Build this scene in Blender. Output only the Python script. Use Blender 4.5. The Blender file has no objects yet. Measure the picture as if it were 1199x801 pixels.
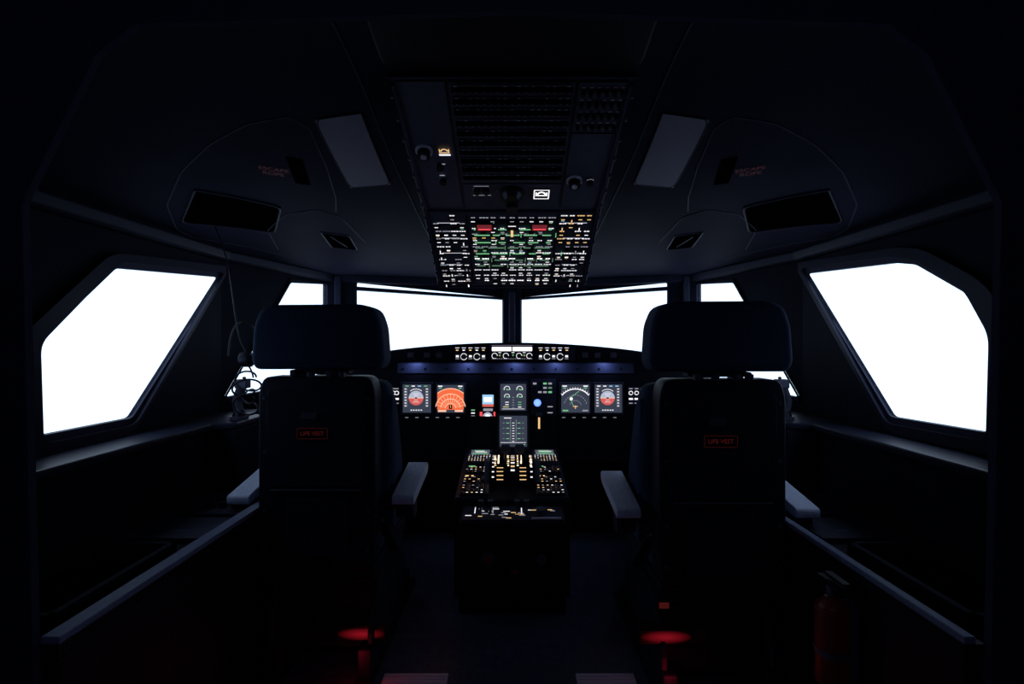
import bpy, bmesh, math, random
from mathutils import Vector, Matrix
from mathutils.bvhtree import BVHTree
random.seed(7)
S = bpy.context.scene
try:
    S.view_settings.view_transform = 'Standard'
    S.view_settings.look = 'None'
except Exception:
    pass

# ---------------------------------------------------------------- materials
def mat(name, col, rough=0.5, metal=0.0, emis=None, es=0.0, noise=0.0, scale=40, spec=0.3, bump=0.0):
    m = bpy.data.materials.new(name); m.use_nodes = True
    nt = m.node_tree; b = nt.nodes['Principled BSDF']
    c = (*col, 1)
    b.inputs['Base Color'].default_value = c
    b.inputs['Roughness'].default_value = rough
    b.inputs['Metallic'].default_value = metal
    b.inputs['Specular IOR Level'].default_value = spec
    if emis:
        b.inputs['Emission Color'].default_value = (*emis, 1)
        b.inputs['Emission Strength'].default_value = es
    else:
        b.inputs['Specular Tint'].default_value = (.55, .65, 1.0, 1)
    if noise or bump:
        tc = nt.nodes.new('ShaderNodeTexCoord')
        n = nt.nodes.new('ShaderNodeTexNoise'); n.inputs['Scale'].default_value = scale
        n.inputs['Detail'].default_value = 6
        nt.links.new(tc.outputs['Object'], n.inputs['Vector'])
        if noise:
            r = nt.nodes.new('ShaderNodeValToRGB')
            r.color_ramp.elements[0].position = 0.3; r.color_ramp.elements[1].position = 0.7
            r.color_ramp.elements[0].color = (*[x * (1 - noise) for x in col], 1)
            r.color_ramp.elements[1].color = (*[min(1, x * (1 + noise)) for x in col], 1)
            nt.links.new(n.outputs['Fac'], r.inputs['Fac'])
            nt.links.new(r.outputs['Color'], b.inputs['Base Color'])
        if bump:
            bp = nt.nodes.new('ShaderNodeBump'); bp.inputs['Strength'].default_value = bump
            bp.inputs['Distance'].default_value = 0.002
            nt.links.new(n.outputs['Fac'], bp.inputs['Height'])
            nt.links.new(bp.outputs['Normal'], b.inputs['Normal'])
    return m

def glow(name, col, es): return mat(name, (0.01, 0.01, 0.01), 0.5, 0, col, es)

M = {}
M['lining'] = mat('lining_plastic', (0.0180, 0.0190, 0.0340), 0.6, noise=0.12, scale=6, bump=0.05, spec=0.01)
M['wall'] = mat('wall_plastic', (0.0130, 0.0140, 0.0260), 0.55, noise=0.15, scale=8, bump=0.05, spec=0.03)
M['frame'] = mat('window_frame_paint', (0.018, 0.020, 0.038), 0.4, noise=0.1, scale=12, spec=0.10)
M['bulk'] = mat('bulkhead_paint', (0.030, 0.032, 0.060), 0.7, noise=0.1, scale=12, spec=0.0)
M['seam'] = mat('trim_and_seam_highlight', (0.040, 0.043, 0.078), 0.45, spec=0.08)  # trim colour; on ceiling seams the lighter tone stands for an edge highlight
M['dark'] = mat('dark_plastic', (0.007, 0.0075, 0.013), 0.5, noise=0.15, scale=20, spec=0.12)
M['black'] = mat('black_and_recess_shade', (0.0012, 0.0012, 0.002), 0.8, spec=0.0)  # plain black; in pockets and bins the shade is put into it
M['floor'] = mat('floor_covering', (0.045, 0.052, 0.10), 0.35, noise=0.3, scale=30, bump=0.1)
M['metal'] = mat('brushed_metal', (0.6, 0.62, 0.78), 0.4, 0.3)
M['metal_dim'] = mat('dull_metal', (0.16, 0.17, 0.24), 0.45, 0.3)
M['ledge'] = mat('ledge_paint', (0.13, 0.16, 0.27), 0.5, noise=0.1, spec=0.15)
M['fabric'] = mat('seat_fabric', (0.024, 0.040, 0.084), 0.9, noise=0.35, scale=220, bump=0.5, spec=0.10)
M['shell'] = mat('seat_shell', (0.014, 0.017, 0.031), 0.5, noise=0.2, scale=15, spec=0.12)
M['shell2'] = mat('seat_shell_panel', (0.021, 0.024, 0.042), 0.5, spec=0.10)
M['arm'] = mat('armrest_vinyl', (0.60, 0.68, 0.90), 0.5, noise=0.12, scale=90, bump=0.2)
M['diffuser'] = mat('lamp_diffuser', (0.17, 0.172, 0.235), 0.5, noise=0.05, scale=30, spec=0.1)
M['panel'] = mat('panel_paint', (0.060, 0.064, 0.105), 0.5, noise=0.1, scale=30)
M['panel3'] = mat('panel_dark_paint', (0.022, 0.025, 0.045), 0.5, noise=0.1, scale=30)
M['panel2'] = mat('panel_blue_paint', (0.045, 0.055, 0.11), 0.4)
M['btn'] = mat('button_black', (0.006, 0.006, 0.009), 0.4)
M['btn2'] = mat('button_grey', (0.06, 0.063, 0.095), 0.4)
M['ext'] = mat('extinguisher_red', (0.10, 0.012, 0.01), 0.4, emis=(0.3, 0.02, 0.02), es=0.003)  # faint emission added to the red; these parts are no lamps
M['w'] = glow('glow_white', (0.92, 0.9, 0.95), 1.15)
M['w2'] = glow('glow_white_dim', (0.8, 0.8, 0.95), 0.38)
M['wb'] = glow('glow_white_bright', (1.0, 0.95, 0.97), 2.2)
M['am'] = glow('glow_amber', (1.0, 0.62, 0.28), 0.95)
M['amb'] = glow('glow_amber_bright', (1.0, 0.74, 0.45), 3.0)
M['gr'] = glow('glow_green', (0.25, 0.75, 0.35), 0.7)
M['grd'] = glow('glow_green_dim', (0.22, 0.45, 0.28), 0.5)
M['rd'] = glow('glow_red', (1.0, 0.08, 0.10), 1.1)
M['rdd'] = glow('glow_red_dim', (0.5, 0.06, 0.08), 0.30)
M['placard'] = glow('placard_red_selflit', (0.5, 0.05, 0.05), 0.10)  # placard print is no lamp; emission added so it reads in the dark
M['placard2'] = glow('placard_dim_red_selflit', (0.5, 0.05, 0.07), 0.045)  # same added emission, weaker
M['org'] = glow('glow_radar_orange', (1.0, 0.17, 0.06), 0.95)
M['org2'] = glow('glow_radar_peach', (1.0, 0.48, 0.33), 1.2)
M['bl'] = glow('glow_blue', (0.12, 0.25, 1.0), 2.0)
M['cy'] = glow('glow_cyan', (0.35, 0.65, 0.95), 1.0)
M['sky'] = glow('glow_attitude_sky', (0.58, 0.62, 0.78), 0.8)
M['gnd'] = glow('glow_attitude_ground', (0.9, 0.16, 0.14), 0.75)
M['scr'] = glow('screen_backlight', (0.22, 0.27, 0.42), 0.18)
M['scr2'] = glow('screen_backlight_grey', (0.40, 0.42, 0.55), 0.25)
M['lab'] = glow('label_lilac', (0.5, 0.45, 0.65), 0.25)
# frosted red lens, brightest over its bulb
rf = glow('glow_red_footlight', (1.0, 0.02, 0.05), 0.1); M['redfoot'] = rf
nt = rf.node_tree
tc = nt.nodes.new('ShaderNodeTexCoord'); mp = nt.nodes.new('ShaderNodeMapping'); gt = nt.nodes.new('ShaderNodeTexGradient'); gt.gradient_type = 'SPHERICAL'
mp.inputs['Scale'].default_value = (2, 0, 2); mp.inputs['Location'].default_value = (-1, 0, -1)
ml = nt.nodes.new('ShaderNodeMath'); ml.operation = 'MULTIPLY'; ml.inputs[1].default_value = .22
nt.links.new(tc.outputs['Generated'], mp.inputs['Vector']); nt.links.new(mp.outputs[0], gt.inputs['Vector'])
nt.links.new(gt.outputs['Fac'], ml.inputs[0]); nt.links.new(ml.outputs[0], nt.nodes['Principled BSDF'].inputs['Emission Strength'])

g = bpy.data.materials.new('window_glass'); g.use_nodes = True
nt = g.node_tree; nt.nodes.clear()
o_ = nt.nodes.new('ShaderNodeOutputMaterial'); mx = nt.nodes.new('ShaderNodeMixShader')
tr = nt.nodes.new('ShaderNodeBsdfTransparent'); gl = nt.nodes.new('ShaderNodeBsdfGlossy')
gl.inputs['Roughness'].default_value = 0.02; mx.inputs[0].default_value = 0.03
nt.links.new(tr.outputs[0], mx.inputs[1]); nt.links.new(gl.outputs[0], mx.inputs[2])
nt.links.new(mx.outputs[0], o_.inputs[0]); M['glass'] = g

# ---------------------------------------------------------------- builders
class Frame:
    def __init__(s, o, ux, uy):
        s.o = Vector(o); s.x = Vector(ux).normalized(); s.y = Vector(uy).normalized(); s.n = s.x.cross(s.y).normalized()
    def p(s, a, b, c=0): return s.o + s.x * a + s.y * b + s.n * c
    def matrix(s, c=0):
        m = Matrix((s.x, s.y, s.n)).transposed().to_4x4(); m.translation = s.o + s.n * c; return m
W0 = Frame((0, 0, 0), (1, 0, 0), (0, 1, 0))
def facing(y): return Frame((0, y, 0), (1, 0, 0), (0, 0, 1))      # normal points to -Y (towards the cabin)

class MB:
    def __init__(s): s.v = []; s.f = []; s.m = []; s.mats = []
    def mi(s, k):
        if k not in s.mats: s.mats.append(k)
        return s.mats.index(k)
    def add(s, vs, fs, k):
        n = len(s.v); s.v += [tuple(v) for v in vs]
        i = s.mi(k)
        for f in fs: s.f.append([n + j for j in f]); s.m.append(i)
    def poly(s, fr, pts, c, k): s.add([fr.p(a, b, c) for a, b in pts], [list(range(len(pts)))], k)
    def rect(s, fr, a0, a1, b0, b1, c, k): s.poly(fr, [(a0, b0), (a1, b0), (a1, b1), (a0, b1)], c, k)
    def crect(s, fr, a, b, w, h, c, k): s.rect(fr, a - w / 2, a + w / 2, b - h / 2, b + h / 2, c, k)
    def prism(s, fr, pts, c0, c1, k, k2=None):
        n = len(pts)
        vs = [fr.p(a, b, c0) for a, b in pts] + [fr.p(a, b, c1) for a, b in pts]
        s.add(vs, [[i, (i + 1) % n, n + (i + 1) % n, n + i] for i in range(n)] + [list(range(n))[::-1], list(range(n, 2 * n))], k)
    def box(s, fr, a0, a1, b0, b1, c0, c1, k): s.prism(fr, [(a0, b0), (a1, b0), (a1, b1), (a0, b1)], c0, c1, k)
    def cbox(s, fr, a, b, w, h, c0, c1, k): s.box(fr, a - w / 2, a + w / 2, b - h / 2, b + h / 2, c0, c1, k)
    def cyl(s, fr, a, b, r, c0, c1, k, seg=20, r2=None):
        r2 = r if r2 is None else r2
        A = [2 * math.pi * i / seg for i in range(seg)]
        vs = [fr.p(a + r * math.cos(t), b + r * math.sin(t), c0) for t in A] + [fr.p(a + r2 * math.cos(t), b + r2 * math.sin(t), c1) for t in A]
        s.add(vs, [[i, (i + 1) % seg, seg + (i + 1) % seg, seg + i] for i in range(seg)] + [list(range(seg))[::-1], list(range(seg, 2 * seg))], k)
    def arc(s, fr, a, b, r0, r1, t0, t1, c, k, seg=24):
        vs = []; fs = []
        for i in range(seg + 1):
            t = math.radians(t0 + (t1 - t0) * i / seg)
            vs += [fr.p(a + r0 * math.cos(t), b + r0 * math.sin(t), c), fr.p(a + r1 * math.cos(t), b + r1 * math.sin(t), c)]
        for i in range(seg): fs.append([2 * i, 2 * i + 1, 2 * i + 3, 2 * i + 2])
        s.add(vs, fs, k)
    def line(s, fr, p, q, w, c, k):
        p = Vector(p); q = Vector(q); d = (q - p).normalized(); n = Vector((-d.y, d.x)) * w / 2
        s.poly(fr, [p + n, p - n, q - n, q + n], c, k)
    def obj(s, name, bevel=0, seg=3, smooth=False, parent=None, sub=0, fix=True):
        me = bpy.data.meshes.new(name); me.from_pydata(s.v, [], s.f)
        for k in s.mats: me.materials.append(M[k])
        for p, i in zip(me.polygons, s.m): p.material_index = i; p.use_smooth = smooth
        if fix:
            bm = bmesh.new(); bm.from_mesh(me); bmesh.ops.recalc_face_normals(bm, faces=bm.faces); bm.to_mesh(me); bm.free()
        ob = bpy.data.objects.new(name, me); S.collection.objects.link(ob)
        if bevel:
            md = ob.modifiers.new('bevel', 'BEVEL'); md.width = bevel; md.segments = seg; md.limit_method = 'ANGLE'; md.angle_limit = math.radians(30)
            md.use_clamp_overlap = True
        if sub:
            md = ob.modifiers.new('sub', 'SUBSURF'); md.levels = sub; md.render_levels = sub
        if parent: ob.parent = parent
        return ob

def empty(name, loc=(0, 0, 0)):
    e = bpy.data.objects.new(name, None); S.collection.objects.link(e); e.location = loc; e.empty_display_size = 0.1; return e

def plate(name, loops, fr, c0, c1, k, parent=None, bevel=0):
    cu = bpy.data.curves.new(name, 'CURVE'); cu.dimensions = '2D'; cu.fill_mode = 'BOTH'; cu.extrude = abs(c1 - c0) / 2
    for lp in loops:
        sp = cu.splines.new('POLY'); sp.points.add(len(lp) - 1); sp.use_cyclic_u = True
        for i, (a, b) in enumerate(lp): sp.points[i].co = (a, b, 0, 1)
    t = bpy.data.objects.new('t', cu); S.collection.objects.link(t)
    me = bpy.data.meshes.new_from_object(t.evaluated_get(bpy.context.evaluated_depsgraph_get()))
    bpy.data.objects.remove(t)
    me.transform(fr.matrix((c0 + c1) / 2)); me.materials.clear(); me.materials.append(M[k])
    bm = bmesh.new(); bm.from_mesh(me); bmesh.ops.remove_doubles(bm, verts=bm.verts, dist=1e-5)
    bmesh.ops.recalc_face_normals(bm, faces=bm.faces); bm.to_mesh(me); bm.free()
    for p in me.polygons: p.material_index = 0; p.use_smooth = False
    ob = bpy.data.objects.new(name, me); S.collection.objects.link(ob)
    if bevel:
        md = ob.modifiers.new('bevel', 'BEVEL'); md.width = bevel; md.segments = 3; md.limit_method = 'ANGLE'; md.angle_limit = math.radians(40)
    if parent: ob.parent = parent
    return ob

def rounded(pts, r, seg=5):
    out = []; n = len(pts)
    rr = r if isinstance(r, (list, tuple)) else [r] * n
    for i in range(n):
        p = Vector(pts[i]); a = Vector(pts[i - 1]); b = Vector(pts[(i + 1) % n])
        d = min(rr[i], (a - p).length * .45, (b - p).length * .45)
        s = p + (a - p).normalized() * d; e = p + (b - p).normalized() * d
        for j in range(seg + 1):
            t = j / seg; q = s * (1 - t) ** 2 + p * 2 * t * (1 - t) + e * t * t
            out.append((q.x, q.y))
    return out
def grow(pts, w, h=None):
    h = w if h is None else h
    x0 = min(p[0] for p in pts); x1 = max(p[0] for p in pts); y0 = min(p[1] for p in pts); y1 = max(p[1] for p in pts)
    cx = (x0 + x1) / 2; cy = (y0 + y1) / 2
    return [(cx + (x - cx) * (1 + 2 * w / (x1 - x0)), cy + (y - cy) * (1 + 2 * h / (y1 - y0))) for x, y in pts]

def tube(name, pts, r, k, parent=None, cyclic=False, smooth=True):
    cu = bpy.data.curves.new(name, 'CURVE'); cu.dimensions = '3D'; cu.bevel_depth = r; cu.bevel_resolution = 3
    sp = cu.splines.new('NURBS' if smooth else 'POLY'); sp.points.add(len(pts) - 1)
    for i, p in enumerate(pts): sp.points[i].co = (*p, 1)
    if smooth: sp.order_u = 3; sp.use_endpoint_u = True; sp.resolution_u = 6
    sp.use_cyclic_u = cyclic
    cu.materials.append(M[k]); ob = bpy.data.objects.new(name, cu); S.collection.objects.link(ob)
    if parent: ob.parent = parent
    return ob
def text(name, s, fr, a, b, size, k, parent=None, c=0.001):
    cu = bpy.data.curves.new(name, 'FONT'); cu.body = s; cu.size = size; cu.align_x = 'CENTER'; cu.align_y = 'CENTER'
    cu.materials.append(M[k]); ob = bpy.data.objects.new(name, cu); S.collection.objects.link(ob)
    f2 = Frame(fr.p(a, b, c), fr.x, fr.y); ob.matrix_world = f2.matrix()
    if parent: ob.parent = parent
    return ob

# ---------------------------------------------------------------- room shell
XW = 1.25; TH = .012
b = MB(); b.box(W0, -1.35, 1.35, -1.3, 3.5, -0.06, 0, 'floor'); b.obj('floor')
b = MB(); b.box(W0, -1.35, 1.35, -1.3, -1.2, 0, 1.95, 'wall'); b.obj('wall_back')

rows = [
 (-1.32, [1.28, 1.0, .6, 0], None, [1.48, 1.78, 1.82, 1.82]),
 (0.3, [1.28, 1.0, .6, 0], None, [1.48, 1.77, 1.82, 1.83]),
 (0.95, [1.28, 1.0, .6, 0], None, [1.48, 1.76, 1.82, 1.83]),
 (1.2, [1.28, 1.0, .6, 0], None, [1.48, 1.72, 1.785, 1.80]),
 (1.4, [1.28, .98, .6, 0], None, [1.48, 1.66, 1.71, 1.73]),
 (1.7, [1.28, .97, .6, 0], None, [1.48, 1.60, 1.62, 1.63]),
 (2.15, [1.28, .94, .55, 0], None, [1.48, 1.56, 1.565, 1.57]),
 (None, [1.17, .86, .5, 0], [2.64, 2.5, 2.42, 2.42], [1.48, 1.53, 1.535, 1.54]),
 (None, [1.085, .76, .42, 0], [2.99, 2.85, 2.8, 2.8], [1.48, 1.51, 1.515, 1.515]),
 (None, [.93, .62, .31, 0], [3.05, 3.17, 3.29, 3.40], [1.475, 1.48, 1.48, 1.48]),
]
vs = []; fs = []
for y, xs, ys, zs in rows:
    ys = ys or [y] * 4
    L = [(-xs[i], ys[i], zs[i]) for i in range(4)] + [(xs[i], ys[i], zs[i]) for i in (2, 1, 0)]
    vs += L
for r in range(len(rows) - 1):
    for c in range(6): fs.append([r * 7 + c, r * 7 + c + 1, r * 7 + c + 8, r * 7 + c + 7])
me = bpy.data.meshes.new('ceiling'); me.from_pydata(vs, [], fs); me.materials.append(M['lining'])
for p in me.polygons: p.use_smooth = True
ceil = bpy.data.objects.new('ceiling', me); S.collection.objects.link(ceil)
md = ceil.modifiers.new('s', 'SUBSURF'); md.levels = 3; md.render_levels = 3; md.boundary_smooth = 'PRESERVE_CORNERS'
bpy.context.view_layer.update()
bvh = BVHTree.FromObject(ceil, bpy.context.evaluated_depsgraph_get())
def cz(x, y):
    h = bvh.ray_cast(Vector((x, y, 0)), Vector((0, 0, 1)))
    return h[0].z if h[0] else 1.48
sol = ceil.modifiers.new('t', 'SOLIDIFY'); sol.thickness = 0.04; sol.offset = 1.0

def arc_seam(name, pts, r=0.0025, k='seam', parent=None):
    out = []
    for i in range(len(pts) - 1):
        for j in range(4):
            t = j / 4; x = pts[i][0] * (1 - t) + pts[i + 1][0] * t; y = pts[i][1] * (1 - t) + pts[i + 1][1] * t
            out.append((x, y, cz(x, y) - r * .4))
    x, y = pts[-1]; out.append((x, y, cz(x, y) - r * .4))
    return tube(name, out, r, k, parent)
def ceil_patch(name, q, off, k, n=6, parent=None, thick=0.006):
    vs = []; fs = []
    for layer in (off, off - thick):
        for i in range(n + 1):
            for j in range(n + 1):
                u = i / n; v = j / n
                x = (q[0][0] * (1 - u) + q[1][0] * u) * (1 - v) + (q[3][0] * (1 - u) + q[2][0] * u) * v
                y = (q[0][1] * (1 - u) + q[1][1] * u) * (1 - v) + (q[3][1] * (1 - u) + q[2][1] * u) * v
                vs.append((x, y, cz(x, y) - layer))
    N = (n + 1) ** 2; idx = lambda i, j, l: l * N + i * (n + 1) + j
    for i in range(n):
        for j in range(n):
            fs.append([idx(i, j, 0), idx(i, j + 1, 0), idx(i + 1, j + 1, 0), idx(i + 1, j, 0)])
            fs.append([idx(i, j, 1), idx(i + 1, j, 1), idx(i + 1, j + 1, 1), idx(i, j + 1, 1)])
    for t in range(n):
        fs += [[idx(t, 0, 0), idx(t + 1, 0, 0), idx(t + 1, 0, 1), idx(t, 0, 1)], [idx(t, n, 0), idx(t + 1, n, 0), idx(t + 1, n, 1), idx(t, n, 1)],
               [idx(0, t, 0), idx(0, t + 1, 0), idx(0, t + 1, 1), idx(0, t, 1)], [idx(n, t, 0), idx(n, t + 1, 0), idx(n, t + 1, 1), idx(n, t, 1)]]
    b = MB(); b.add(vs, fs, k); return b.obj(name, parent=parent)

holeR = [(2.175, 1.390), (1.665, 1.357), (1.575, 1.338), (1.40, 1.232), (1.328, 1.117), (1.336, .863), (1.683, .855)]
holeL = [(2.185, 1.376), (1.608, 1.332), (1.343, 1.097), (1.352, .853), (1.676, .852)]
for s, nm, hole, wn in ((1, 'right', holeR, 1), (-1, 'left', holeL, 4)):
    fr = Frame((s * XW, 0, 0), (0, 1, 0), (0, 0, 1))     # normal +x
    inner = rounded(hole, .015)
    c0, c1 = (0, TH) if s > 0 else (-TH, 0)
    plate('wall_' + nm, [[(-1.3, 0), (2.205, 0), (2.205, 1.5), (-1.3, 1.5)], inner], fr, c0, c1, 'wall')
    w = empty('window_%d' % wn)
    outer = rounded([(y, z) for y, z in grow(hole, .085, .055)], .06)
    outer = [(min(y, 2.2), z) for y, z in outer]
    mid = rounded(grow([(y, z) for y, z in hole], .008, .022), .03)
    mid = [(min(y, 2.195), z) for y, z in mid]
    sg = (lambda a: (-a, 0.0)) if s > 0 else (lambda a: (0.0, a))
    plate('frame_outer', [outer, mid], fr, *sg(.022), 'frame', w, .004)
    plate('frame_inner', [mid, inner], fr, *sg(.008), 'seam', w, .002)
    plate('pane', [rounded(hole, .015)], fr, s * TH * .5 - .002, s * TH * .5 + .002, 'glass', w)
    # quarter (fixed) window wall
    A = Vector((s * XW, 2.2, 0)); B = Vector((s * 1.06, 2.95, 0)); L = (B - A).length
    fr = Frame(A, (B - A), (0, 0, 1))
    n0, n1 = (0, TH) if fr.n.x * s > 0 else (-TH, 0)
    hole2 = [(.02 * L, .862), (.57 * L, 1.404), (.975 * L, 1.43), (.975 * L, .93), (.5 * L, .87)]
    plate('wall_quarter_' + nm, [[(-.005, 0), (L, 0), (L, 1.5), (-.005, 1.5)], rounded(hole2, .015)], fr, n0, n1, 'wall')
    w = empty('window_%d' % (wn + (1 if s > 0 else -1)))
    ho = [(max(a, .004), min(max(z, .83), 1.44)) for a, z in grow(hole2, .02, .02)]
    plate('frame', [ho, rounded(hole2, .015)], fr, *((-.01, 0) if n0 == 0 else (0, .01)), 'frame', w, .002)
    plate('pane', [rounded(hole2, .015)], fr, (n0 + n1) / 2 - .002, (n0 + n1) / 2 + .002, 'glass', w)
    # corner post
    b = MB(); b.prism(W0, [(s * 1.055, 2.93), (s * .91, 2.99), (s * .93, 3.06), (s * 1.11, 3.0)], 0, 1.5, 'wall')
    b.prism(W0, [(s * 1.015, 2.925), (s * .985, 2.935), (s * .99, 2.975), (s * 1.02, 2.96)], 1.0, 1.48, 'seam')
    b.obj('wall_post_' + nm, .004)
    # windshield
    A = Vector((s * .92, 3.0, 0)); B = Vector((0, 3.35, 0)); L = (B - A).length
    fr = Frame(A, (B - A), (0, 0, 1)); n0, n1 = (0, TH) if fr.n.y > 0 else (-TH, 0)
    hole3 = [(.012 * L, 1.447), (.935 * L, 1.39), (.935 * L, 1.0), (.012 * L, .95)]
    plate('wall_front_' + nm, [[(0, 0), (L, 0), (L, 1.5), (0, 1.5)], rounded(hole3, .01)], fr, n0, n1, 'wall')
    w = empty('window_%d' % (3 if s > 0 else 6))
    plate('pane', [rounded(hole3, .01)], fr, (n0 + n1) / 2 - .002, (n0 + n1) / 2 + .002, 'glass', w)
    q = (-.02, TH) if n0 == 0 else (-TH, .02)
    lip = MB(); lip.prism(fr, [(.0, 1.402), (.94 * L, 1.373), (.94 * L, 1.388), (.0, 1.424)], q[0], q[1], 'frame'); lip.obj('upper_bar', .002, parent=w)
# centre post
b = MB(); fr = facing(3.35)
b.box(fr, -.058, .058, .9, 1.5, -.03, .05, 'frame'); b.box(fr, -.02, .02, .9, 1.42, .05, .075, 'seam')
b.obj('trim_center_post', .006)

# rail that joins the lining to the window walls
for s, nm in ((1, 1), (-1, 2)):
    ring = [(1.25, .915), (1.25, 2.2), (1.06, 2.95), (.92, 3.0), (0, 3.35)]
    b = MB()
    prof = [(0.0, 1.505), (.035, 1.50), (.045, 1.485), (.04, 1.455), (.03, 1.446), (0.0, 1.446)]
    pts = []
    for i, (x, y) in enumerate(ring):
        a = Vector(ring[max(i - 1, 0)]); c = Vector(ring[min(i + 1, 4)]); d = (c - a).normalized(); n = Vector((-d.y, d.x))
        if i == 4: n = Vector((0, -1))
        if i == 0: n = Vector((-1, 0))
        pts.append([(s * (x + n.x * o), y + n.y * o, z) for o, z in prof])
    vs = [p for r in pts for p in r]; K = len(prof)
    fs = [[i * K + j, (i + 1) * K + j, (i + 1) * K + (j + 1) % K, i * K + (j + 1) % K] for i in range(4) for j in range(K)]
    b.add(vs, fs + [list(range(K)), list(range(4 * K, 5 * K))], 'frame'); b.obj('trim_%d' % nm, .003)

# rear doorway frame (bulkhead opening the cabin is seen through)
fr = facing(.90)
half = [(.822, 0), (.854, 1.345), (.725, 1.602), (.655, 1.655), (0, 1.678)]
out = [(-1.25, 0), (-.822, 0)] + [(-x, z) for x, z in half[1:]] + half[:-1][::-1] + [(1.25, 0), (1.25, 1.47), (1.0, 1.75), (.6, 1.81), (-.6, 1.81), (-1.0, 1.75), (-1.25, 1.47)]
plate('doorway_frame', [out], fr, -.008, .008, 'bulk', None, .002)

# ---------------------------------------------------------------- ceiling furniture
for s in (1, -1):
    f = lambda P: [(s * x, y) for x, y in P]
    e = empty('ceiling_panel')
    arc_seam('seam_arch', f([(1.215, 1.95), (1.205, 1.84), (1.12, 1.66), (.99, 1.53), (.86, 1.45), (.72, 1.395), (.60, 1.385), (.565, 1.43), (.58, 1.6), (.62, 1.80), (.66, 1.92)]), .002, parent=e)
    arc_seam('seam_lower', f([(1.05, 2.3), (.98, 2.05), (.85, 1.92), (.72, 1.9), (.66, 1.98), (.66, 2.3)]), .0018, parent=e)
    arc_seam('seam_cross', f([(1.215, 1.95), (1.13, 2.2), (1.02, 2.55)]), .0018, parent=e)
    arc_seam('seam_inner', f([(.40, .98), (.38, 1.3), (.36, 1.8), (.36, 2.3)]), .002, parent=e)
    c = empty('ceiling_light')
    ceil_patch('diffuser', f([(.408, 1.385), (.54, 1.40), (.545, 1.73), (.407, 1.715)]), .003, 'diffuser', parent=c)
    q = [(.408, 1.385), (.54, 1.40), (.545, 1.73), (.407, 1.715), (.408, 1.385)]
    arc_seam('bezel', f(q), .003, 'dark', parent=c)
    Q = [(1.01, 1.63), (.835, 1.85), (.97, 2.09), (1.165, 1.80)]
    ceil_patch('storage_pocket', f(Q), .002, 'black', parent=e)  # flat black sheet stands in for the pocket's shaded depth
    arc_seam('storage_pocket_rim', f(Q + Q[:1]), .004, 'frame', parent=e)
    v = empty('air_vent')
    Q = [(.80, 2.14), (.70, 2.20), (.73, 2.42), (.83, 2.36)]
    ceil_patch('opening', f(Q), .002, 'black', parent=v)  # black sheet paints the dark inside the vent
    arc_seam('rim', f(Q + Q[:1]), .003, 'seam', parent=v)
    arc_seam('vane', f([(.78, 2.2), (.76, 2.36)]), .003, 'seam', parent=v)
    h = empty('rope_compartment_latch')
    Q = [(.68, 1.54), (.64, 1.56), (.67, 1.70), (.71, 1.68)]
    ceil_patch('latch', f(Q), .004, 'black', parent=h)
    x, y = s * .745, 1.60
    sl = Vector((0, .06, cz(x, y + .03) - cz(x, y - .03))).normalized(); sx = Vector((.06, 0, cz(x + .03, y) - cz(x - .03, y))).normalized()
    fx = Frame((x, y, cz(x, y) - .006), (sx - sl * .5 * s), -(sl + sx * .5 * s))
    text('placard', 'ESCAPE\nROPE', fx, 0, 0, .026, 'placard2', h)

# ---------------------------------------------------------------- overhead panel
oh = empty('overhead_panel')
up = Frame((0, 1.81, 1.565), (1, 0, 0), (0, -.52, .19))
lo = Frame((0, 2.19, 1.34), (1, 0, 0), (0, -.38, .225))
side = Frame((0, 0, 0), (0, 1, 0), (0, 0, 1))
b = MB()
prof = [(1.09, 1.80), (1.29, 1.762), (1.81, 1.573), (2.195, 1.345), (2.24, 1.352), (2.27, 1.40), (2.27, 1.60), (1.8, 1.67), (1.3, 1.83), (1.09, 1.85)]
b.prism(side, prof, -.318, .318, 'dark')
b.obj('housing', .008, parent=oh)
b = MB()
b.box(up, -.30, .30, .008, .565, -.004, .002, 'panel')
for sx in (-1, 1):
    for F, L in ((up, .553), (lo, .441)):
        b.cbox(F, sx * .3, L / 2, .008, L, 0, .012, 'seam')
        for i in range(7):
            b.cyl(F, sx * .311, L * (i + .5) / 7, .004, 0, .012, 'metal_dim', 8)
b.box(up, -.31, .31, -.006, .006, 0, .01, 'seam'); b.box(lo, -.31, .31, .0, .008, 0, .012, 'seam'); b.box(up, -.31, .31, .57, .576, -.01, .008, 'seam')
b.box(up, -.16, .16, .165, .56, .002, .008, 'panel')
b.box(up, .17, .295, .39, .56, .002, .008, 'panel'); b.box(up, .17, .295, .03, .38, .002, .006, 'panel')
b.box(up, -.295, -.17, .03, .56, .002, .006, 'panel'); b.box(up, -.16, .16, .02, .155, .002, .006, 'panel')
for r in range(10):
    bb = .19 + r * .0385
    b.box(up, -.155, .155, bb - .009, bb + .010, .008, .0095, 'black')
    b.box(up, -.155, .155, bb + .0145, bb + .0175, .008, .011, 'metal_dim' if r % 3 == 0 else 'btn2')
    for c in range(17):
        if random.random() < .93:
            a = -.144 + c * .018
            b.cyl(up, a, bb, .006, .008, .019, 'btn', 8)
            b.arc(up, a, bb, 0, .003, 0, 360, .0195, 'metal_dim', 8)
            if random.random() < .6: b.crect(up, a, bb + .0125, .009, .003, .0098, 'metal')
for r in range(4):
    for c in range(6):
        b.cyl(up, .182 + c * .02, .41 + r * .04, .006, .008, .02, 'btn', 8)
        b.crect(up, .182 + c * .02, .425 + r * .04, .01, .003, .0095, 'metal')
for (a, bb, r) in ((-.26, .313, .026), (.2, .175, .026)):
    b.cyl(up, a, bb, r, .006, .012, 'metal', 24); b.cyl(up, a, bb, r * .75, .012, .03, 'btn', 24); b.cyl(up, a, bb, r * .35, .03, .034, 'metal', 16)
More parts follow.
